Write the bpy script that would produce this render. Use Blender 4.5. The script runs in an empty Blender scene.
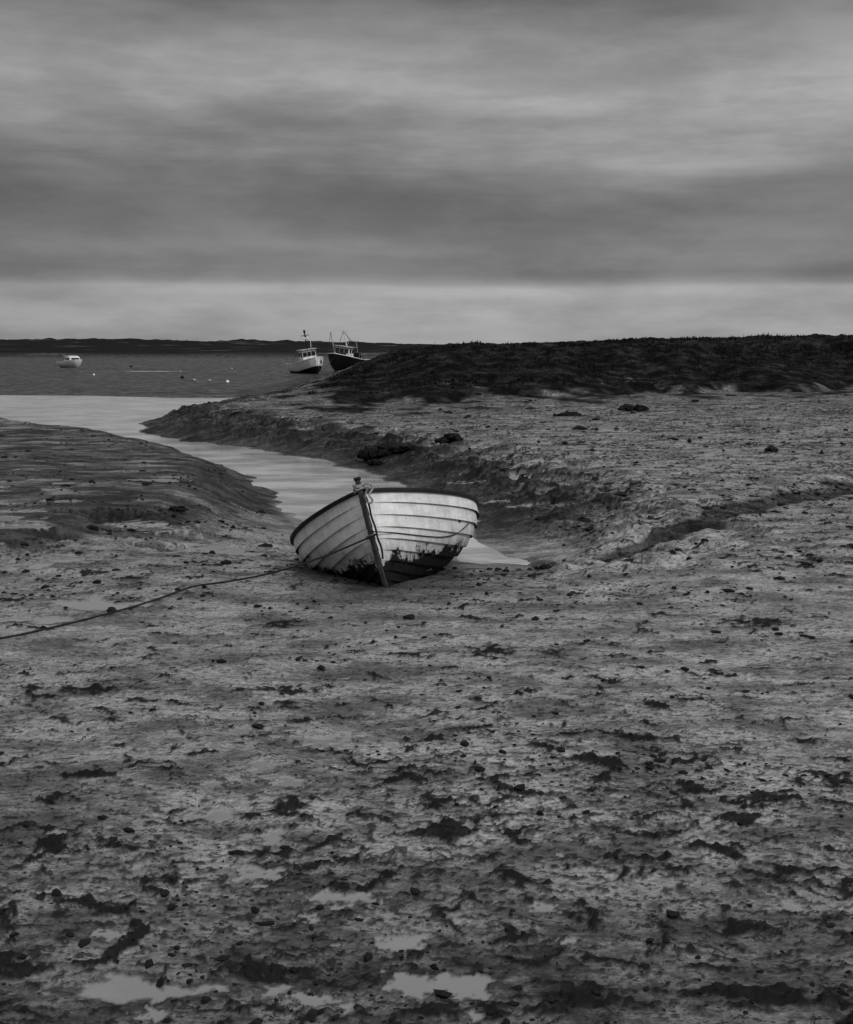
import bpy, math, random
import numpy as np
from mathutils import Vector, Matrix
random.seed(4); rng=np.random.default_rng(7)
sc=bpy.context.scene
sc.view_settings.view_transform='Standard'; sc.view_settings.look='None'
sc.view_settings.exposure=0; sc.view_settings.gamma=1

# ---------------------------------------------------------------- noise
def _h(ix,iy,s):
    ix=ix.astype(np.int64).astype(np.uint64); iy=iy.astype(np.int64).astype(np.uint64)
    h=(ix*np.uint64(374761393)+iy*np.uint64(668265263)+np.uint64(s*97463477))&np.uint64(0xffffffff)
    h=((h^(h>>np.uint64(13)))*np.uint64(1274126177))&np.uint64(0xffffffff)
    h=h^(h>>np.uint64(16))
    return h.astype(np.float64)/4294967296.0*2*math.pi
def perlin(x,y,s=0):
    x0=np.floor(x);y0=np.floor(y);fx=x-x0;fy=y-y0
    u=fx*fx*fx*(fx*(fx*6-15)+10);v=fy*fy*fy*(fy*(fy*6-15)+10)
    def g(a,b):
        t=_h(x0+a,y0+b,s);return np.cos(t)*(fx-a)+np.sin(t)*(fy-b)
    n0=g(0,0)*(1-u)+g(1,0)*u;n1=g(0,1)*(1-u)+g(1,1)*u
    return (n0*(1-v)+n1*v)*1.5
def fbm(x,y,o=4,s=0,gain=.5):
    r=0;a=1;f=1
    for i in range(o):
        r=r+a*perlin(x*f+i*17.3,y*f-i*9.1,s+i);a*=gain;f*=2.03
    return r
def sm(e0,e1,x):
    t=np.clip((x-e0)/(e1-e0),0,1);return t*t*(3-2*t)

# ---------------------------------------------------------------- terrain
ZW=-0.35
LEFT=[(0.60,12.9),(0.0,13.3),(-.9,14.2),(-1.62,15.4),(-1.98,16.8),(-2.67,19.8),(-3.43,22.1),(-4.66,24.7),(-6.36,27.6),(-8.05,30.5),(-10.5,34.3),(-13.9,39),(-22,42),(-60,48),(-300,66)]
RIGHT=[(-300,110),(-60,74),(-22,60),(-12,57.5),(-9,58),(-7.2,54),(-8.2,45.3),(-8.9,38),(-8,33.5),(-5.9,30),(-3.83,27.6),(-2.23,25.1),(-1.06,22.5),(-.27,19.8),(.39,16.3),(.68,14.4),(.88,13.5),(0.82,13.0)]
POLY=np.array(LEFT+RIGHT)
GUL=np.array([(0.95,13.1),(1.35,12.6),(1.9,12.5),(2.6,13.3),(3.4,14.3),(4.6,15.6),(6.1,17.2),(9,20.0),(14,24)])
def segd(x,y,P,closed):
    d=np.full(x.shape,1e9);ins=np.zeros(x.shape,bool);n=len(P)
    for i in range(n if closed else n-1):
        a=P[i];b=P[(i+1)%n];e=b-a
        t=np.clip(((x-a[0])*e[0]+(y-a[1])*e[1])/(e@e),0,1)
        d=np.minimum(d,(x-a[0]-t*e[0])**2+(y-a[1]-t*e[1])**2)
        if closed and abs(a[1]-b[1])>1e-9:
            c=((a[1]>y)!=(b[1]>y))&(x<(b[0]-a[0])*(y-a[1])/(b[1]-a[1])+a[0]);ins^=c
    return np.sqrt(d),ins
PUD=[(-.93,4.93,.085,.075),(-.66,4.70,.08,.07),(-.63,4.36,.08,.08),(-.29,4.16,.10,.05),(-.09,3.86,.08,.06),
     (.03,3.58,.15,.09),(-.83,3.54,.26,.06),(-.63,5.32,.075,.08),(-.54,5.9,.08,.08),(-.8,5.53,.07,.09),(-.82,6.37,.06,.08),
     (-.98,6.1,.06,.08),(-2.6,9.25,.34,.22),(-2.85,8.75,.3,.10),(-.35,3.5,.06,.03),(-1.1,3.9,.05,.03),(-2.2,12.5,.5,.25),(-3.4,13.5,.5,.25),
     (-.62,9.62,.46,.15)]
prg=np.random.default_rng(21)
for i in range(46):
    yy0=prg.uniform(3.35,7.2);xx0=prg.uniform(-.38,.34)*yy0;s0=prg.uniform(.012,.034)
    PUD.append((xx0,yy0,s0*prg.uniform(1,1.9),s0*prg.uniform(.7,1.2)))
for i in range(34):
    yy0=prg.uniform(10.5,17);xx0=prg.uniform(-.42,-.2)*yy0;s0=prg.uniform(.05,.14)
    PUD.append((xx0,yy0,s0*prg.uniform(1.2,2.8),s0*1.4))
for i in range(90):
    yy0=prg.uniform(15,36);xx0=prg.uniform(.04,.42)*yy0;s0=prg.uniform(.06,.18)
    PUD.append((xx0,yy0,s0*prg.uniform(1.2,3.0),s0*1.2))
CLP=[(-.82,6.85,.2,.12),(-.78,6.55,.1,.08),(.42,7.7,.17,.14),(-.12,7.65,.12,.08),(-1.05,8.6,.16,.14),(-2.0,6.85,.2,.1),
     (-.55,3.62,.2,.12),(.48,3.5,.16,.1),(1.05,3.5,.3,.08),(-1.4,3.65,.2,.1),(-.62,4.55,.13,.05),(2.4,8.6,.3,.15),(1.1,6.0,.2,.08),(1.9,5.3,.25,.08),
     (.1,3.4,.3,.06),(1.4,4.4,.2,.06)]
def terrain(x,y,full=False):
    x=np.asarray(x,float);y=np.asarray(y,float)
    wx=x+(.30*perlin(x*.9,y*.9,31)+.12*perlin(x*3,y*3,35))*sm(12,20,y)+.9*perlin(x*.2,y*.2,33)*sm(34,60,y)
    wy=y+.12*perlin(x*1.1,y*1.1,32)*sm(12,20,y)+2.5*perlin(x*.08,y*.15,34)*sm(38,60,y)
    d,ins=segd(wx,wy,POLY,True);sd=np.where(ins,-d,d)
    rightside=sm(-.4,.4,wx-np.interp(wy,[12.8,14,16.3,19.8,22.5,25,27.6,30,33.5],[.8,.1,-.7,-1.5,-2.2,-3.3,-5,-7,-9]))
    rgn=fbm(x*1.5,y*1.5,4,91)
    w=np.where(rightside>.5,2.9+1.2*rgn,1.5)
    w=w+(3.2-w)*(1-sm(12.9,16,y))*(1-sm(.6,1.6,x))
    flats=sm(50,60,y)*(1-sm(-7.5,-5.0,x+.01*(y-55)))
    q_=np.clip(sd/w,0,1);rise=.35*(.5*q_+.5*sm(0,1,q_))
    fl=.08+.09*fbm(x*.05,y*.09,4,50)
    z=ZW+np.where(sd>0,rise*(1-flats)+flats*np.minimum(fl,fl*sm(0,3,sd)),-.25*sm(0,1,-sd/1.2))
    out=sm(0,1.2,sd)
    scarp=rightside*sm(3.2,1.2,sd)*sm(0,.3,sd)*(1-flats)*sm(13.5,15.5,y)
    z=z+scarp*.032*fbm(x*3.5,y*3.5,4,92,.6)
    # left mud mound
    dx=x+7;dx=np.where(dx<0,dx*.25,dx)
    wob=.12*fbm(x*.35,y*.35,3,60)
    r=np.sqrt((dx/5.9)**2+((y-20)/10.2)**2)+wob
    mound=sm(0,.22,1-r)
    z=z+out*mound*(.17+.04*fbm(x*.4,y*.3,3,61))*(1-flats)
    # right slope to marsh
    rs=rightside*(1-flats)
    z=z+out*rs*(.28*sm(13,42,y))
    # gully
    gd,_=segd(x+.14*perlin(x*2,y*2,40)+.07*perlin(x*6,y*6,43),y+.16*perlin(x*1.6,y*1.6,41)+.07*perlin(x*5,y*5,44),GUL,False)
    gw=.22+.014*np.maximum(y-12,0)
    gl=np.exp(-(gd/gw)**2)*sm(.7,1.5,x)*(.85+.3*perlin(x*1.3,y*1.3,45))
    gl=np.clip(gl,0,1)
    gy=np.interp(x,GUL[:,0],GUL[:,1])
    z=z-.07*gl+ .06*sm(0,.9,y-gy)*sm(1,1.6,x)*sm(0,3,sd)
    # marsh bank
    by=38.6+.55*np.maximum(x,0)+3.5*fbm(x*.16,y*.05,4,70)
    lb=-6.6-.02*np.maximum(y-45,0)+.6*fbm(x*.1,y*.25,3,71)
    s=y-by
    bt=(.15*sm(0,1.5,s)+.30*sm(1,6,s)+.55*sm(5,12.5,s))*sm(0,7.5,x-lb)*(1-sm(260,330,y)*.3)
    top=1.60+.028*np.clip(x,-6,18)+.16*fbm(x*.22,y*.22,4,72)
    z=z+bt*top
    veg=np.clip(sm(.0,.24,bt+.24*fbm(x*.7,y*.45,4,73,.6)+.14*sm(-9,0,s)*sm(-6,-2,x-.0*y)),0,1)*sm(-11,-3,s+4*fbm(x*.3,y*.3,3,74))
    veg=np.where((x<lb-1)&(y<250),0,veg)
    # distant marsh + dunes
    fm=sm(255,300,y+12*fbm(x*.01,y*.01,3,80))*(1-sm(.3,.8,bt))
    z=z+fm*(1.0+.4*fbm(x*.03,y*.03,3,81))
    dn=sm(620,900,y)*(1-sm(-120,140,x))
    z=z+dn*np.maximum(0,5.2+3.4*fbm(x*.006+3,y*.004,4,82)+1.3*fbm(x*.03,y*.02,3,83))*np.clip(.55+(-x)/900,.3,1)*np.clip(y/900,.6,1.8)
    veg=np.maximum(veg,fm*sm(-.55,-.15,fbm(x*.02,y*.03,3,84)+.25*fm))
    rgh=1-flats*.8
    vg=veg*(y<300)
    z=z+vg*bt*(.13*fbm(x*.8,y*.8,4,85,.55)+.04*fbm(x*4,y*4,2,86))
    # detail
    near=1-sm(30,60,y)
    smooth=(1-.75*mound)
    z=z+out*rgh*(.030*fbm(x*.45,y*.45,3,1)+(.009+.010*sm(9,18,y))*fbm(x*2.2,y*3.2,4,2)*smooth)
    z=z+out*near*.0028*fbm(x*14,y*17,3,3,.6)*smooth
    big=fbm(x*.5,y*.5,3,4)
    dens=.06*sm(5.6,3.6,y)+.20*big-.16*np.exp(-((y-8.3)/2.0)**2)+.05*sm(14,20,y)*rightside-.35*mound+.15*scarp
    cn=fbm(x*4.2+.5*perlin(x*5,y*5,11),y*6.0+.5*perlin(x*5,y*5,12),5,5,.64)+dens
    c=sm(.34,.66,cn)
    cn2=fbm(x*15,y*21,3,6,.65)+dens*1.3
    c2=sm(.38,.60,cn2)
    for (px,py,a,b) in CLP:
        m=(abs(x-px)<3*a)&(abs(y-py)<3*b)
        if m.any():
            rr=np.sqrt(((x[m]-px)/a)**2+((y[m]-py)/b)**2)+.8*fbm(x[m]*12,y[m]*16,3,7)
            c[m]=np.maximum(c[m],sm(1.1,.5,rr))
    c=np.clip(c,0,1)
    vis=out*(1-veg)*(1-flats*.85)
    cl=np.maximum(c,.85*c2)*vis
    z=z+vis*near*(c*(.007+.014*fbm(x*16,y*20,3,8,.6))+c2*.006)
    # puddles
    pud=np.zeros(x.shape)
    for (px,py,a,b) in PUD:
        m=(abs(x-px)<2.2*a)&(abs(y-py)<2.2*b)
        if m.any():
            k=1/max(a,.05)
            rr=np.sqrt(((x[m]-px)/a)**2+((y[m]-py)/b)**2)+.85*fbm(x[m]*k*1.0+px*9,y[m]*k*1.2,4,9,.62)
            p=sm(1.04,.92,rr);clear=sm(1.7,1.2,rr)
            base=np.percentile(z[m],35)-.004
            z[m]=z[m]*(1-clear)+clear*(np.clip(z[m],base,base+.007))
            z[m]=z[m]*(1-p)+p*base
            pud[m]=np.maximum(pud[m],p);cl[m]=np.maximum(cl[m]*(1-clear*.5),.6*np.exp(-((rr-1.22)/.15)**2))*(1-p)
    if not full: return z
    n90=fbm(x*.6,y*.9,4,90)
    tone=(.85+.15*sm(-.3,.2,n90))*mound*(1-.6*sm(.25,.5,fbm(x*.8,y*2.2,4,94)))
    tone=np.maximum(tone,.97*sm(.10,.5,gl+.25*rgn))
    tone=np.maximum(tone,.98*sm(3.2,1.0,sd+.9*rgn)*sm(-.05,.1,sd)*rightside*sm(13.5,15.5,y)*(1-flats))
    tone=tone+.92*flats+.9*sm(2.2,.3,sd)*sm(0,.2,sd)*(1-rightside)*(1-flats)*sm(14.5,17,y)
    tone=tone+.9*sm(.12,0,abs(r-.88))*sm(17,13,y)
    tone=tone+.62*sm(6,3.3,y+.9*big)+(.36*sm(18,38,y)+.25*sm(-.1,.5,n90))*rightside*sm(12,14,y-.25*x)
    tone=tone+.55*np.exp(-(((x+.25)/.95)**2+((y-10.0)/.45)**2))  # boat's contact shadow and dark reflection painted into the mud tone
    return z,veg,pud,cl,np.clip(tone,0,1)

def tz(x,y): return float(terrain(np.array([float(x)]),np.array([float(y)]))[0])

# ---------------------------------------------------------------- node helpers
def mat(name):
    m=bpy.data.materials.new(name);m.use_nodes=True
    nt=m.node_tree;return m,nt,nt.nodes['Principled BSDF']
def N(nt,t,**k):
    n=nt.nodes.new(t)
    for a,b in k.items(): setattr(n,a,b)
    return n
def math_(nt,op,a,b=None,clamp=False):
    n=N(nt,'ShaderNodeMath',operation=op,use_clamp=clamp)
    for i,v in enumerate((a,b)):
        if v is None: continue
        if isinstance(v,(int,float)): n.inputs[i].default_value=v
        else: nt.links.new(v,n.inputs[i])
    return n.outputs[0]
def noise(nt,vec,scale,detail=4,rough=.55):
    n=N(nt,'ShaderNodeTexNoise');n.inputs['Scale'].default_value=scale
    n.inputs['Detail'].default_value=detail;n.inputs['Roughness'].default_value=rough
    nt.links.new(vec,n.inputs['Vector']);return n.outputs['Fac']
def mapr(nt,v,a,b,c=0,d=1):
    n=N(nt,'ShaderNodeMapRange',interpolation_type='SMOOTHSTEP')
    nt.links.new(v,n.inputs[0])
    for i,q in enumerate((a,b,c,d)): n.inputs[i+1].default_value=q
    return n.outputs[0]
def grey(nt,v):
    n=N(nt,'ShaderNodeCombineColor')
    for i in range(3): nt.links.new(v,n.inputs[i])
    return n.outputs[0]
def lerp(nt,a,b,f):
    n=N(nt,'ShaderNodeMix',data_type='FLOAT')
    for i,v in ((0,f),(2,a),(3,b)):
        if isinstance(v,(int,float)): n.inputs[i].default_value=v
        else: nt.links.new(v,n.inputs[i])
    return n.outputs[0]
def simple(name,val,rough=.6,var=.35,scale=8,bump=0,spec=.5):
    m,nt,p=mat(name)
    tc=N(nt,'ShaderNodeTexCoord').outputs['Object']
    n=noise(nt,tc,scale,4,.6)
    v=mapr(nt,n,.3,.7,val*(1-var),val*(1+var*.5))
    nt.links.new(grey(nt,v),p.inputs['Base Color']);p.inputs['Roughness'].default_value=rough
    p.inputs['Specular IOR Level'].default_value=spec
    if bump:
        b=N(nt,'ShaderNodeBump');b.inputs['Distance'].default_value=bump;nt.links.new(n,b.inputs['Height'])
        nt.links.new(b.outputs[0],p.inputs['Normal'])
    return m

# ---------------------------------------------------------------- ground material
gm,nt,p=mat('mud_material')
geo=N(nt,'ShaderNodeTexCoord').outputs['Object']
def attr(n):
    a=N(nt,'ShaderNodeAttribute');a.attribute_name=n;return a.outputs['Fac']
veg,pud,cl,tone=attr('veg'),attr('pud'),attr('clump'),attr('tone')
mp=N(nt,'ShaderNodeMapping');mp.inputs['Scale'].default_value=(1,1.8,1);nt.links.new(geo,mp.inputs[0]);sv=mp.outputs[0]
n1=noise(nt,sv,1.5,5,.66);n2=noise(nt,sv,10,4,.68);n3=noise(nt,geo,60,3,.65)
base=mapr(nt,n1,.34,.66,.055,.26)
base=math_(nt,'MULTIPLY',base,mapr(nt,n2,.33,.64,.38,1.45))
base=math_(nt,'MULTIPLY',base,mapr(nt,n3,.3,.7,.55,1.35))
speck=mapr(nt,n2,.54,.61)
speck=math_(nt,'MULTIPLY',speck,mapr(nt,n3,.40,.50))
dk=math_(nt,'MAXIMUM',cl,math_(nt,'MULTIPLY',speck,.9))
base=lerp(nt,base,.008,math_(nt,'MULTIPLY',dk,.96))
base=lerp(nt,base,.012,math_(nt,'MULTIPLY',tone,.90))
vcol=mapr(nt,noise(nt,geo,1.2,5,.75),.42,.76,.003,.038)
base=lerp(nt,base,vcol,veg)
base=lerp(nt,base,.15,pud)
nt.links.new(grey(nt,base),p.inputs['Base Color'])
wet=mapr(nt,math_(nt,'ADD',math_(nt,'MULTIPLY',n1,.55),math_(nt,'MULTIPLY',n2,.45)),.475,.545)
wet=math_(nt,'MULTIPLY',wet,math_(nt,'SUBTRACT',1,dk,True))
wet=math_(nt,'MULTIPLY',wet,math_(nt,'SUBTRACT',1,veg,True))
wet=math_(nt,'MAXIMUM',wet,pud)
r=lerp(nt,.6,.25,wet)
r=math_(nt,'ADD',r,math_(nt,'MULTIPLY',dk,.3))
r=lerp(nt,r,.95,veg);r=lerp(nt,r,.05,pud)
nt.links.new(r,p.inputs['Roughness'])
dry=math_(nt,'MAXIMUM',veg,math_(nt,'MULTIPLY',dk,.95))
sp=lerp(nt,lerp(nt,.45,.05,tone),.02,dry);nt.links.new(sp,p.inputs['Specular IOR Level'])
nt.links.new(math_(nt,'MAXIMUM',math_(nt,'MULTIPLY',wet,lerp(nt,1.0,.16,tone)),pud),p.inputs['Coat Weight'])
p.inputs['Coat Roughness'].default_value=.09;p.inputs['Coat IOR'].default_value=1.5
hh=math_(nt,'ADD',math_(nt,'MULTIPLY',n2,.018),math_(nt,'MULTIPLY',n3,.006))
b=N(nt,'ShaderNodeBump');b.inputs['Distance'].default_value=1
nt.links.new(math_(nt,'MULTIPLY',lerp(nt,.85,.38,wet),math_(nt,'SUBTRACT',1,pud,True)),b.inputs['Strength'])
nt.links.new(hh,b.inputs['Height']);nt.links.new(b.outputs[0],p.inputs['Normal']);nt.links.new(b.outputs[0],p.inputs['Coat Normal'])

# ---------------------------------------------------------------- ground mesh
NI=720
s_in=np.linspace(-.45,.45,NI)
s_out=.45+np.linspace(0,1,31)[1:]**1.6*3.0
S=np.concatenate([-s_out[::-1],s_in,s_out])
ee=np.linspace(0,1,31)[1:]**2*60
ext=np.concatenate([-ee[::-1],np.zeros(NI),ee])
ys=list(np.linspace(-1.2,2.9,26));y=2.93
while y<4000:
    ys.append(y); y*=1+(.0029 if y<20 else .0042 if y<60 else .008 if y<300 else .02)
ys=np.array(ys)
Y=np.repeat(ys[:,None],len(S),1)
X=S[None,:]*(np.maximum(ys,-.1)[:,None]+.6)+ext[None,:]
nr,nc=X.shape
Z,V,PU,CL,TO=terrain(X.ravel(),Y.ravel(),True)
co=np.stack([X.ravel(),Y.ravel(),Z],1).astype(np.float32)
idx=np.arange(nr*nc).reshape(nr,nc)
q=np.stack([idx[:-1,:-1],idx[:-1,1:],idx[1:,1:],idx[1:,:-1]],-1).reshape(-1,4).astype(np.int32)
me=bpy.data.meshes.new('mud_ground');nf=len(q)
me.vertices.add(len(co));me.vertices.foreach_set('co',co.ravel())
me.loops.add(nf*4);me.loops.foreach_set('vertex_index',q.ravel())
me.polygons.add(nf);me.polygons.foreach_set('loop_start',np.arange(0,nf*4,4,dtype=np.int32))
me.polygons.foreach_set('use_smooth',np.ones(nf,bool))
me.update(calc_edges=True)
for nme,a in (('veg',V),('pud',PU),('clump',CL),('tone',TO)):
    at=me.attributes.new(nme,'FLOAT','POINT');at.data.foreach_set('value',a.astype(np.float32))
me.materials.append(gm)
g=bpy.data.objects.new('mud_ground',me);sc.collection.objects.link(g)
print('ground verts',len(co))

# ---------------------------------------------------------------- mesh helper
def mk(name,verts,faces,mats,fm=None,parent=None,smooth=False):
    m=bpy.data.meshes.new(name);m.from_pydata([tuple(v) for v in verts],[],faces)
    for q in (mats if isinstance(mats,list) else [mats]): m.materials.append(q)
    if fm is not None: m.polygons.foreach_set('material_index',fm)
    if smooth: m.polygons.foreach_set('use_smooth',[True]*len(m.polygons))
    m.update();o=bpy.data.objects.new(name,m);sc.collection.objects.link(o)
    if parent: o.parent=parent
    return o
def box(name,c,s,m,parent=None,bev=.0,rot=None,taper=1.0):
    v=[]
    for z in (-.5,.5):
        k=taper if z>0 else 1
        for a,b in ((-.5,-.5),(.5,-.5),(.5,.5),(-.5,.5)): v.append((a*s[0]*k,b*s[1]*k,z*s[2]))
    f=[(3,2,1,0),(4,5,6,7),(0,1,5,4),(1,2,6,5),(2,3,7,6),(3,0,4,7)]
    o=mk(name,v,f,m,parent=parent);o.location=c
    if rot: o.rotation_euler=rot
    if bev:
        bm=o.modifiers.new('b','BEVEL');bm.width=bev;bm.segments=2
    return o
def sweep(name,pts,w,h,side,m,parent=None,offs=None):
    v=[];f=[];side=Vector(side)
    P=[Vector(a) for a in pts]
    for i,a in enumerate(P):
        t=(P[min(i+1,len(P)-1)]-P[max(i-1,0)]).normalized()
        d=t.cross(side).normalized()
        for sx,dx in ((-1,-1),(1,-1),(1,1),(-1,1)): v.append(a+side*(sx*w/2)+d*(dx*h/2))
    for i in range(len(P)-1):
        for k in range(4):
            f.append((i*4+k,i*4+(k+1)%4,i*4+4+(k+1)%4,i*4+4+k))
    f.append((3,2,1,0));n=len(P)*4;f.append((n-4,n-3,n-2,n-1))
    o=mk(name,v,f,m,parent=parent);bm=o.modifiers.new('b','BEVEL');bm.width=min(w,h)*.2;bm.segments=2
    return o
def rope(name,pts,r,m,parent=None,smooth=True):
    c=bpy.data.curves.new(name,'CURVE');c.dimensions='3D';c.bevel_depth=r;c.bevel_resolution=2
    s=c.splines.new('NURBS' if smooth else 'POLY');s.points.add(len(pts)-1)
    for i,a in enumerate(pts): s.points[i].co=(*a,1)
    if smooth: s.use_endpoint_u=True;s.order_u=3
    c.resolution_u=6;c.materials.append(m)
    o=bpy.data.objects.new(name,c);sc.collection.objects.link(o)
    if parent:o.parent=parent
    return o
def empty(name,loc,rot=(0,0,0)):
    e=bpy.data.objects.new(name,None);e.location=loc;e.rotation_euler=rot;sc.collection.objects.link(e);e.empty_display_size=.3;return e

# ---------------------------------------------------------------- water
wm,nt,p=mat('water_material')
geo=N(nt,'ShaderNodeTexCoord').outputs['Object']
p.inputs['Roughness'].default_value=.08
p.inputs['Specular IOR Level'].default_value=.8
mp=N(nt,'ShaderNodeMapping');mp.inputs['Scale'].default_value=(1,1.6,1);nt.links.new(geo,mp.inputs[0])
a=noise(nt,mp.outputs[0],5,3,.65);a2=noise(nt,mp.outputs[0],.8,4,.6)
nt.links.new(grey(nt,mapr(nt,a2,.35,.65,.24,.54)),p.inputs['Base Color'])
hh=math_(nt,'ADD',math_(nt,'MULTIPLY',a,.006),math_(nt,'MULTIPLY',a2,.009))
b=N(nt,'ShaderNodeBump');b.inputs['Strength'].default_value=.6;b.inputs['Distance'].default_value=1
nt.links.new(hh,b.inputs['Height']);nt.links.new(b.outputs[0],p.inputs['Normal'])
mk('creek_water',[(-1200,11.5,ZW),(300,11.5,ZW),(300,700,ZW),(-1200,700,ZW)],[(0,1,2,3)],wm)

# ---------------------------------------------------------------- rowing boat
L=4.0;B=1.74
def sms(a,b,x): 
    t=min(1,max(0,(x-a)/(b-a)));return t*t*(3-2*t)
def hp(t,f,off=0):
    def raw(t,f):
        tt=min(t/.42,1);w=B/2*(1-(1-tt)**2.2)**.86
        if t>.42: w*=1-.26*((t-.42)/.58)**2
        bb=.20+.70*sms(0,.36,t)
        zs=.49+.40*(1-t)**2.4+.07*t**3; zk=.03*(1-t)**6
        fx=(1-bb)*f+bb*math.sin(f*math.pi/2)**.92; fz=(1-bb)*f+bb*(1-math.cos(f*math.pi/2))
        return .022+w*fx, zk+(zs-zk)*fz
    x,z=raw(t,f);e=.01
    x1,z1=raw(t,min(1,f+e));x0,z0=raw(t,max(0,f-e))
    dx,dz=x1-x0,z1-z0;l=math.hypot(dx,dz) or 1
    nx,nz=dz/l,-dx/l
    return Vector((x+nx*off,t*L+(1-t)**6*.26*(1-f)**2,z+nz*off))
pm,nt,p=mat('hull_paint')
oc=N(nt,'ShaderNodeTexCoord').outputs['Object']
sx=N(nt,'ShaderNodeSeparateXYZ');nt.links.new(oc,sx.inputs[0])
mp=N(nt,'ShaderNodeMapping');mp.inputs['Scale'].default_value=(3,1,8);nt.links.new(oc,mp.inputs[0])
st=noise(nt,mp.outputs[0],2.2,6,.65);nb=noise(nt,oc,5,7,.72);nbb=noise(nt,oc,28,4,.7)
mp2=N(nt,'ShaderNodeMapping');mp2.inputs['Scale'].default_value=(14,5,1.2);nt.links.new(oc,mp2.inputs[0])
drip=noise(nt,mp2.outputs[0],1.5,4,.6)
white=math_(nt,'MULTIPLY',mapr(nt,st,.3,.72,.68,.90),mapr(nt,nbb,.25,.5,.84,1))
white=math_(nt,'MULTIPLY',white,mapr(nt,drip,.30,.55,.80,1))
lvl=math_(nt,'ADD',math_(nt,'MULTIPLY',sx.outputs['Z'],1.0),math_(nt,'MULTIPLY',math_(nt,'SUBTRACT',nb,.5),-.62))
lvl=math_(nt,'ADD',lvl,math_(nt,'MULTIPLY',sx.outputs['X'],.09))
lvl=math_(nt,'ADD',lvl,math_(nt,'MULTIPLY',math_(nt,'SUBTRACT',nbb,.5),-.22))
dirt=mapr(nt,lvl,.315,.275)
grime=mapr(nt,math_(nt,'ADD',lvl,math_(nt,'MULTIPLY',st,-.25)),.42,.12,0,.65)
col=lerp(nt,white,.12,grime);col=lerp(nt,col,mapr(nt,nbb,.3,.7,.004,.016),dirt)
nt.links.new(grey(nt,col),p.inputs['Base Color'])
nt.links.new(lerp(nt,.35,.75,dirt),p.inputs['Roughness'])
nt.links.new(lerp(nt,.5,.10,dirt),p.inputs['Specular IOR Level'])
bp=N(nt,'ShaderNodeBump');bp.inputs['Distance'].default_value=.01;bp.inputs['Strength'].default_value=.6
nt.links.new(math_(nt,'ADD',math_(nt,'MULTIPLY',nbb,.3),math_(nt,'MULTIPLY',dirt,.6)),bp.inputs['Height']);nt.links.new(bp.outputs[0],p.inputs['Normal'])
seam=simple('seam_grime_shade',.010,.9,spec=.05);wood=simple('weathered_wood',.05,.7,.5,14,.004,.3);darkrail=simple('dark_rail_wood',.012,.6,.5,12,0,.2)  # seam is near-black: lap grime plus lap shadow painted into the colour
inner=simple('boat_interior_paint',.12,.7,.5,5);ropem=simple('rope_material',.022,.9,.4,60,.003,.1);rope_l=simple('light_rope_material',.30,.9,.4,60,.003)
iron=simple('iron_material',.05,.5)

bx,byy=-.345,9.82
boat=empty('rowing_boat',(bx,byy,.0))
M=Matrix.Translation((bx,byy,-.05))@Matrix.Rotation(math.radians(-3.2),4,'Z')@Matrix.Rotation(math.radians(-8.0),4,'X')@Matrix.Rotation(math.radians(-13.8),4,'Y')
boat.matrix_world=M
NS=9;SUB=3;NT=44
ts=[(i/NT)**1.35 for i in range(NT+1)]
prof=[]
for k in range(NS):
    for j in range(SUB+1): prof.append(((k+j/SUB)/NS,.025*(1-j/SUB),j))
verts=[];faces=[];fmi=[]
for sgn in (1,-1):
    b0=len(verts)
    for t in ts:
        tap=sms(0,.05,t)*.8+.2
        for f,o,j in prof:
            v=hp(t,f,o*tap+.001);verts.append(Vector((v.x*sgn,v.y,v.z)))
    n=len(prof)
    for i in range(NT):
        for k in range(n-1):
            a,b_,c,d=b0+i*n+k,b0+i*n+k+1,b0+(i+1)*n+k+1,b0+(i+1)*n+k
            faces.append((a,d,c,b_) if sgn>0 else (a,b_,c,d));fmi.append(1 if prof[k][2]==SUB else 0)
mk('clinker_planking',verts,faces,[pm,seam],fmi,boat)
verts=[];faces=[]
n=13
for sgn in (1,-1):
    b0=len(verts)
    for t in ts:
        for k in range(n):
            v=hp(t,k/(n-1),-.012);verts.append((max(0,v.x)*sgn,v.y+.01,v.z))
    for i in range(NT):
        for k in range(n-1):
            a,b_,c,d=b0+i*n+k,b0+i*n+k+1,b0+(i+1)*n+k+1,b0+(i+1)*n+k
            faces.append((a,b_,c,d) if sgn>0 else (a,d,c,b_))
mk('inner_planking',verts,faces,inner,None,boat,True)
for sgn,nm in ((1,'gunwale_starboard'),(-1,'gunwale_port')):
    pts=[]
    for t in ts:
        v=hp(t,1);pts.append((v.x*sgn+sgn*.004,v.y-.004,v.z-.004))
    sweep(nm,pts,.034,.052,(0,0,1),darkrail,boat)
pts=[]
for i in range(15):
    f=i/14;v=hp(0,f);pts.append((0,v.y-.022,v.z))
pts+= [(0,-.035,.93),(0,-.04,.985)]
sweep('stem_post',pts,.040,.070,(1,0,0),wood,boat)
box('stem_cap',(0,-.04,.995),(.055,.085,.026),darkrail,boat,.006)
sweep('keel',[(0,.24,.0) if i==0 else (0,.24+i*(L-.25)/10,-.02) for i in range(11)],.05,.09,(1,0,0),seam,boat)
vv=[hp(1,k/12) for k in range(13)]
ring=[Vector((v.x,L+.002,v.z)) for v in vv]+[Vector((0,L+.002,vv[-1].z+.04))]+[Vector((-v.x,L+.002,v.z)) for v in vv[::-1]]
nr_=len(ring);r2=[v+Vector((0,.035,0)) for v in ring]
mk('transom',ring+r2,[tuple(range(nr_))[::-1],tuple(range(nr_,2*nr_))]+[(i,(i+1)%nr_,nr_+(i+1)%nr_,nr_+i) for i in range(nr_)],pm,None,boat)
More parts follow.
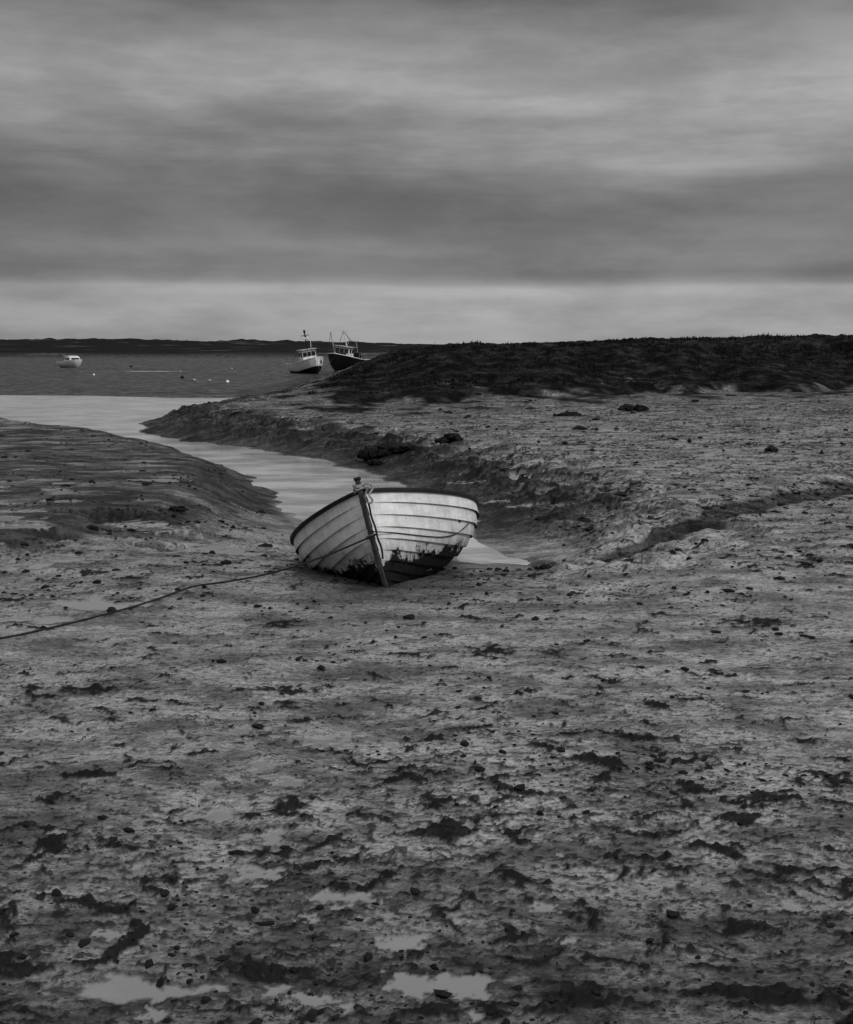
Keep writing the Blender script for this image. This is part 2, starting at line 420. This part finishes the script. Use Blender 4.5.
for t,nm in ((.28,'fore_thwart'),(.55,'mid_thwart'),(.88,'stern_seat')):
    w=hp(t,.78).x*2-.04;z=hp(t,.78).z
    box(nm,(0,t*L,z),(w,.24,.025),wood,boat,.004)
for i in range(9):
    t=.12+i*.095
    P=[hp(t,k/10,-.025) for k in range(10,0,-1)]
    pts=[(v.x,t*L,v.z) for v in P]+[(-v.x,t*L,v.z) for v in P[::-1]]
    sweep('rib_%d'%(i+1),pts,.03,.018,(0,1,0),wood,boat)
for k in (-.3,-.15,0,.15,.3):
    box('floorboard',(k,L*.52,.09),(.13,2.2,.015),wood,boat)
mk('breasthook',[(-.16,.22,.83),(.16,.22,.83),(0,0,.88),(-.16,.22,.80),(.16,.22,.80),(0,0,.85)],[(0,1,2),(5,4,3),(0,3,4,1),(1,4,5,2),(2,5,3,0)],wood,None,boat)
def coil(name,cz,r,n,cx=0,cy=-.02,pitch=.016,rr=.010,m=rope_l):
    pts=[]
    for i in range(n*10+1):
        a=i/10*2*math.pi;pts.append((cx+math.cos(a)*r*(1+.1*math.sin(i*1.7)),cy+math.sin(a)*r*1.15,cz+i/10*pitch+.012*math.cos(a+i*.11)))
    return rope(name,pts,rr,m,boat)
coil('rope_wrap',.885,.050,4,rr=.008)
rope('rope_knot',[(.03,-.07,.93),(.09,-.09,.95),(.12,-.06,.89),(.06,-.10,.84),(.10,-.09,.79),(.05,-.09,.76),(.03,-.08,.86),(.08,-.11,.90)],.009,rope_l,boat)
rope('painter_tail',[(.03,-.08,.88),(.055,-.09,.78),(.045,-.085,.66),(.06,-.07,.56),(.05,-.05,.48),(.07,-.03,.38),(.05,0,.30)],.009,ropem,boat)
rp=[]
for t,f in ((.0,.60),(.03,.61),(.08,.60),(.14,.60),(.20,.61),(.26,.66),(.3,.76)):
    v=hp(t,f,.028);rp.append(v)
rp[0]=Vector((.02,-.05,.54));rope('hull_side_rope',rp,.005,ropem,boat)
coil('stem_ring',.50,.045,1,0,-.03,.004,.008,iron)

A=M@Vector((0,-.07,.50))
gp=[(-6.5,5.9),(-5,6.6),(-3.7,7.5),(-2.9,8.07),(-2.66,8.45),(-2.43,8.80),(-2.15,9.3),(-1.95,9.75)]
pts=[(x,y,tz(x,y)+.012) for x,y in gp]
e=Vector(pts[-1])
for k in (.15,.35,.55,.75,.9,1):
    q_=e.lerp(A,k);pts.append((q_.x,q_.y,q_.z-.08*math.sin(math.pi*k)))
rope('mooring_rope',pts,.008,ropem)

# ---------------------------------------------------------------- fishing boats
white_p=simple('white_boat_paint',.78,.4,.25,3);black_p=simple('black_boat_paint',.010,.5,.3,3,0,.1);grey_p=simple('grey_boat_paint',.25,.5,.3,3)
glass=simple('window_glass',.02,.1)
def lofthull(name,Lh,Bh,Hh,mats,parent,band=.62,sheer=.45):
    ns=18;npf=9;v=[];f=[];fm=[]
    for sgn in (1,-1):
        b0=len(v)
        for i in range(ns+1):
            t=i/ns;w=Bh/2*(1-(1-min(t/.45,1))**2.2)**.6*(1-.12*max(0,t-.45))
            zs=Hh+sheer*(1-t)**2.2
            for k in range(npf):
                q=k/(npf-1);b=.3+.6*min(1,t/.4)
                fx=(1-b)*q+b*math.sin(q*math.pi/2)**.7;fz=(1-b)*q+b*(1-math.cos(q*math.pi/2))
                v.append((sgn*(w*fx),t*Lh+(1-t)**5*.5*(1-q)**1.5,zs*fz))
        for i in range(ns):
            for k in range(npf-1):
                a,b_,c,d=b0+i*npf+k,b0+i*npf+k+1,b0+(i+1)*npf+k+1,b0+(i+1)*npf+k
                f.append((a,d,c,b_) if sgn>0 else (a,b_,c,d));fm.append(1 if k>=(npf-1)*band else 0)
    n=(ns+1)*npf
    lr=[ns*npf+k for k in range(npf)]+[n+ns*npf+k for k in range(npf-1,0,-1)]
    f.append(tuple(lr[::-1]));fm.append(0)
    for i in range(ns):
        k=npf-2
        f.append((i*npf+k,(i+1)*npf+k,n+(i+1)*npf+k,n+i*npf+k));fm.append(0)
    return mk(name,v,f,mats,fm,parent)
def pole(nm,a,b_,r,m,par): return rope(nm,[a,b_],r,m,par,False)
def fishing(loc,yaw,heel,Lh,Bh,Hh,mats,kind):
    e=empty('fishing_boat',loc,(0,math.radians(heel),math.radians(yaw)))
    lofthull('hull',Lh,Bh,Hh,mats,e)
    for s in (1,-1):
        pts=[]
        for i in range(19):
            t=i/18;w=Bh/2*(1-(1-min(t/.45,1))**2.2)**.6*(1-.12*max(0,t-.45));pts.append((s*w,t*Lh,Hh+.45*(1-t)**2.2+.02))
        sweep('rubbing_rail',pts,.07,.07,(0,0,1),white_p,e)
    wy=Lh*(.42 if kind==1 else .36)
    box('wheelhouse',(0,wy,Hh+.50),(Bh*.52,1.5,1.15),white_p,e,.05,None,.92)
    box('wheelhouse_roof',(0,wy,Hh+1.11),(Bh*.58,1.7,.08),grey_p,e,.02)
    for k in (-1,0,1):
        box('window_front',(k*Bh*.155,wy-.735,Hh+.75),(Bh*.13,.05,.36),glass,e)
    for s in (-1,1):
        for k in (-.35,.35): box('window_side',(s*Bh*.25,wy+k,Hh+.75),(.05,.45,.34),glass,e)
    box('fore_hatch',(0,Lh*.2,Hh+.12),(Bh*.35,.8,.4),white_p if kind==1 else grey_p,e,.03)
    if kind==1:
        pole('mast',(0,wy-.3,Hh+1.1),(0,wy-.3,Hh+2.6),.05,darkrail,e)
        box('radar',(0,wy-.3,Hh+2.05),(.5,.2,.12),white_p,e,.03)
        box('mast_light',(0,wy-.3,Hh+2.62),(.14,.14,.28),darkrail,e)
        pole('crosstree',(-.35,wy-.3,Hh+2.3),(.35,wy-.3,Hh+2.3),.03,darkrail,e)
        pole('forestay',(0,.15,Hh+.5),(0,wy-.3,Hh+2.5),.018,darkrail,e)
        pole('backstay',(.7,Lh*.8,Hh+.3),(0,wy-.3,Hh+2.5),.018,darkrail,e)
        pole('aerial',(.4,wy,Hh+1.1),(.55,wy,Hh+2.3),.025,white_p,e)
        box('net_drum',(.3,Lh*.7,Hh+.3),(.9,.7,.6),darkrail,e,.1)
        for k in range(5): box('fender_tyre',((.55+.12*k),.5+.55*k,Hh+.05-.03*k),(.10,.3,.34),darkrail,e,.04)
    else:
        for s in (-1,1):
            pole('gallows_leg',(s*.85,Lh*.7,Hh-.2),(s*.35,Lh*.7,Hh+1.6),.05,grey_p,e)
        pole('gallows_top',(-.45,Lh*.7,Hh+1.6),(.45,Lh*.7,Hh+1.6),.05,grey_p,e)
        pole('derrick_port',(-.9,wy,Hh+.3),(-1.35,wy-.4,Hh+2.3),.05,white_p,e)
        pole('derrick_starboard',(.5,wy,Hh+.3),(-.1,wy-.6,Hh+2.6),.05,white_p,e)
        pole('stay_1',(-1.35,wy-.4,Hh+2.3),(-.9,.4,Hh+.5),.02,darkrail,e)
        pole('stay_2',(-.1,wy-.6,Hh+2.55),(0,.2,Hh+.5),.02,darkrail,e)
        pole('stay_3',(-.1,wy-.6,Hh+2.55),(1.1,Lh*.8,Hh+.1),.025,darkrail,e)
        pole('stay_4',(-1.35,wy-.4,Hh+2.3),(-.2,.2,Hh+.4),.02,darkrail,e)
        box('winch',(0,Lh*.22,Hh+.35),(.9,.4,.4),darkrail,e,.05)
        box('net_bin',(.5,Lh*.62,Hh+.35),(1.1,.9,.6),darkrail,e,.05)
        box('name_board',(.72,1.0,Hh+.02),(.6,.05,.2),white_p,e,0,(0,0,math.radians(42)))
    for s in (-1,1):
        for k in range(4): pole('rail_post',(s*Bh*.42,Lh*(.5+.12*k),Hh),(s*Bh*.42,Lh*(.5+.12*k),Hh+.55),.02,grey_p,e)
        pole('hand_rail',(s*Bh*.42,Lh*.5,Hh+.55),(s*Bh*.42,Lh*.86,Hh+.55),.02,grey_p,e)
    pole('anchor_line',(0,.2,Hh+.3),(-.3,-3,0),.02,darkrail,e)
    return e
fishing((-8.95,100,ZW-.10),20,-9,6.0,2.4,1.15,[black_p,white_p],1)
fishing((-8.45,110,ZW-.05),-14,7,6.6,2.9,1.35,[black_p,black_p],2)
e=empty('cabin_cruiser',(-38.2,133,ZW+.02),(0,0,math.radians(40)))
lofthull('hull',4.2,1.9,.75,[white_p,white_p],e,sheer=.25)
box('cabin',(0,1.75,.98),(1.35,1.7,.6),white_p,e,.08,None,.8)
for s in (-1,1): box('cabin_window',(s*.61,1.75,1.03),(.06,1.0,.2),glass,e)
box('windscreen',(0,.98,1.03),(.9,.06,.22),glass,e)
box('cabin_roof',(0,2.2,1.33),(1.1,1.3,.06),white_p,e,.02)
bi=0
for (u,y_,r_) in ((-27,98,.10),(-17.8,88,.14),(-15.4,80,.13),(-14.2,79,.12),(-12.7,77,.12),(-33,135,.15),(-22,108,.12),(-19.5,121,.13)):
    e=empty('mooring_buoy',(u,y_,max(ZW,tz(u,y_))+r_*.6))
    v=[];f=[];a_,b2=10,7
    for i in range(b2+1):
        th=math.pi*i/b2
        for k in range(a_):
            ph=2*math.pi*k/a_;v.append((r_*math.sin(th)*math.cos(ph),r_*math.sin(th)*math.sin(ph),-r_*.9*math.cos(th)))
    for i in range(b2):
        for k in range(a_): f.append((i*a_+k,i*a_+(k+1)%a_,(i+1)*a_+(k+1)%a_,(i+1)*a_+k))
    bi+=1
    mk('float_body',v,f,(grey_p,white_p,darkrail,grey_p)[bi%4],None,e,True)
    rope('lifting_ring',[(math.cos(q)*r_*.25,0,r_+math.sin(q)*r_*.25) for q in [i*.7 for i in range(10)]],r_*.08,iron,e)

# ---------------------------------------------------------------- clods / seaweed
import bmesh
bm=bmesh.new();bmesh.ops.create_icosphere(bm,subdivisions=1,radius=1);bm.verts.ensure_lookup_table()
IV=np.array([v.co[:] for v in bm.verts]);IF=[[v.index for v in f_.verts] for f_ in bm.faces];bm.free()
bm=bmesh.new();bmesh.ops.create_icosphere(bm,subdivisions=2,radius=1);bm.verts.ensure_lookup_table()
IV2=np.array([v.co[:] for v in bm.verts]);IF2=[[v.index for v in f_.verts] for f_ in bm.faces];bm.free()
clodm=simple('clod_material',.010,.8,.5,30,0,.10)
def blobs(name,P,R,flat,m,iv,ifc,loc=None):
    vs=[];fs=[];n=len(iv)
    for i,(p_,r_) in enumerate(zip(P,R)):
        a=rng.uniform(0,6.28);ca,sa=math.cos(a),math.sin(a)
        w=iv*(1+rng.normal(0,.20,(n,1)))*[r_*rng.uniform(.8,1.7),r_*rng.uniform(.6,1.1),r_*flat*rng.uniform(.6,1.2)]
        w=np.stack([w[:,0]*ca-w[:,1]*sa,w[:,0]*sa+w[:,1]*ca,w[:,2]],1)+p_
        vs.append(w);fs+= [[q+i*n for q in f_] for f_ in ifc]
    vs=np.concatenate(vs)
    o=mk(name,vs.tolist(),fs,m)
    if loc: o.location=loc
    return o
n=17000
yy=3.0*np.exp(rng.uniform(0,1,n)*math.log(11));xx=rng.uniform(-.42,.42,n)*(yy+.6)
zz,vg,pu,cc,tt=terrain(xx,yy,True)
dn=fbm(xx*.8,yy*1.0,3,200)+.5*(cc>.3)
keep=(dn>rng.uniform(-.2,.75,n))&(pu<.1)&(zz>ZW+.05)&((yy<6.5)|(yy>9)|(rng.uniform(0,1,n)<.5))
xx,yy,zz=xx[keep],yy[keep],zz[keep]
R=np.clip(rng.lognormal(-5.15,.65,len(xx)),.003,.028)*np.clip(yy/5.5,.8,2.4)
print('clods',len(xx))
n2_=420
x2=rng.uniform(-2,17,n2_);y2=rng.uniform(17,42,n2_);z2,v2,p2,_,_=terrain(x2,y2,True)
k2=(fbm(x2*.4,y2*.4,3,210)>rng.uniform(-.3,.6,n2_))&(z2>ZW+.2)&(p2<.1)
x2,y2,z2=x2[k2],y2[k2],z2[k2];R2=np.clip(rng.lognormal(-2.8,.5,len(x2)),.03,.16)
P_=np.concatenate([np.stack([xx,yy,zz+R*.1],1),np.stack([x2,y2,z2],1)]);R_=np.concatenate([R,R2])
blobs('mud_clods',P_,R_,.55,clodm,IV,IF)
for (x,y_,w,h) in ((-.66,24.2,.50,.28),(.5,25.0,.30,.20),(-5.35,27.3,.32,.10),(5.7,33,.40,.12),(-1.0,23.4,.16,.10),(1.55,12.1,.14,.05),(1.2,11.75,.10,.04),(3.6,31,.3,.06),(-3.05,14.4,.1,.06)):
    k=34;P=np.stack([rng.normal(0,w*.5,k),rng.normal(0,w*.35,k),np.zeros(k)],1)
    P[:,2]=h*.55*np.exp(-(P[:,0]/w)**2*1.5)*rng.uniform(.1,1.2,k)
    blobs('seaweed_clump',P,rng.uniform(.12,.34,k)*w,.75,clodm,IV2,IF2,(x,y_,tz(x,y_)))
# ---------------------------------------------------------------- marsh grass
grm=simple('marsh_grass_material',.012,.95,.6,1.5,0,.03)
n=40000
x=rng.uniform(-4,34,n);y_=40+.55*np.maximum(x,0)+rng.uniform(0,24,n)
z,vg,_,_,_=terrain(x,y_,True)
k=(vg>.6)&(fbm(x*.5,y_*.5,3,300)>rng.uniform(-.3,.5,n));x,y_,z=x[k],y_[k],z[k];n=len(x)
h=rng.uniform(.03,.09,n)*(1+1.5*np.clip(fbm(x*.4,y_*.3,2,301),0,1));h=np.where(rng.uniform(0,1,n)<.004,h*2.6,h)
a=rng.uniform(0,math.pi,n);w=rng.uniform(.02,.06,n)
P0=np.stack([x-np.cos(a)*w,y_-np.sin(a)*w,z-.03],1);P1=np.stack([x+np.cos(a)*w,y_+np.sin(a)*w,z-.03],1)
P2=np.stack([x+rng.normal(0,.05,n),y_+rng.normal(0,.05,n),z+h],1)
vs=np.stack([P0,P1,P2],1).reshape(-1,3)
mk('marsh_grass',vs.tolist(),[(3*i,3*i+1,3*i+2) for i in range(n)],grm)

# ---------------------------------------------------------------- sky / light
w=bpy.data.worlds.new('World');sc.world=w;w.use_nodes=True;nt=w.node_tree
bg=nt.nodes['Background'];bg.inputs['Strength'].default_value=.1
sk=N(nt,'ShaderNodeTexSky',sky_type='NISHITA');sk.sun_disc=False
sk.sun_elevation=math.radians(40);sk.sun_rotation=math.radians(130)
bw=N(nt,'ShaderNodeRGBToBW');nt.links.new(sk.outputs[0],bw.inputs[0])
tc=N(nt,'ShaderNodeTexCoord').outputs['Generated']
sx=N(nt,'ShaderNodeSeparateXYZ');nt.links.new(tc,sx.inputs[0])
def mapn(scale,loc=(0,0,0),rot=(0,0,0)):
    m_=N(nt,'ShaderNodeMapping');m_.inputs['Scale'].default_value=scale;m_.inputs['Location'].default_value=loc;m_.inputs['Rotation'].default_value=rot
    nt.links.new(tc,m_.inputs[0]);return m_.outputs[0]
nA=noise(nt,mapn((1.6,1.6,7),(3.1,0,0)),1.0,4,.5)
nB=noise(nt,mapn((3.2,3.2,26),(0,2,1),(0,.05,0)),1.0,5,.6)
nC=noise(nt,mapn((4,4,14),(5,2,1),(0,-.12,0)),1.6,6,.58)
zc=math_(nt,'MAXIMUM',sx.outputs['Z'],0)
amp=mapr(nt,zc,.045,.16,.09,1)
warp=math_(nt,'MULTIPLY',math_(nt,'SUBTRACT',nA,.5),.15)
warp=math_(nt,'ADD',warp,math_(nt,'MULTIPLY',math_(nt,'SUBTRACT',nB,.5),.08))
zz_=math_(nt,'ADD',zc,math_(nt,'MULTIPLY',warp,amp))
cr=N(nt,'ShaderNodeValToRGB');nt.links.new(zz_,cr.inputs[0]);el=cr.color_ramp
stops=[(0,.31),(.025,.33),(.038,.31),(.046,.35),(.050,.24),(.057,.155),(.072,.18),(.10,.14),(.125,.155),(.155,.26),(.195,.36),(.230,.25),(.262,.13),(.30,.15),(.45,.55),(1,1.05)]
while len(el.elements)<len(stops): el.elements.new(.5)
for i,(a_,b_) in enumerate(stops): el.elements[i].position=a_
for i,(a_,b_) in enumerate(stops): el.elements[i].color=(b_,b_,b_,1)
cb=N(nt,'ShaderNodeRGBToBW');nt.links.new(cr.outputs[0],cb.inputs[0])
tex=math_(nt,'MULTIPLY',mapr(nt,nC,.3,.7,.78,1.22),mapr(nt,nB,.3,.7,.88,1.12))
tex=math_(nt,'MULTIPLY',tex,mapr(nt,sx.outputs['X'],-.42,.02,.82,1.04))
cloud=math_(nt,'MULTIPLY',math_(nt,'MULTIPLY',cb.outputs[0],tex),10)
res=lerp(nt,bw.outputs[0],cloud,.94)
nt.links.new(grey(nt,res),bg.inputs['Color'])
sun=bpy.data.lights.new('sun','SUN');sun.energy=1.5;sun.angle=math.radians(12);sun.color=(1,.995,.985)
so=bpy.data.objects.new('sun',sun);sc.collection.objects.link(so)
az,elv=math.radians(130),math.radians(40)
d=Vector((math.sin(az)*math.cos(elv),math.cos(az)*math.cos(elv),math.sin(elv)))
so.rotation_euler=d.to_track_quat('Z','Y').to_euler()

# ---------------------------------------------------------------- camera
c=bpy.data.cameras.new('camera');c.sensor_fit='VERTICAL';c.sensor_height=36;c.lens=36*1200/1024;c.clip_end=9000;c.clip_start=.05
co_=bpy.data.objects.new('camera',c);sc.collection.objects.link(co_);co_.location=(0,0,2.0)
co_.rotation_euler=(math.radians(90-7.83),0,0);sc.camera=co_
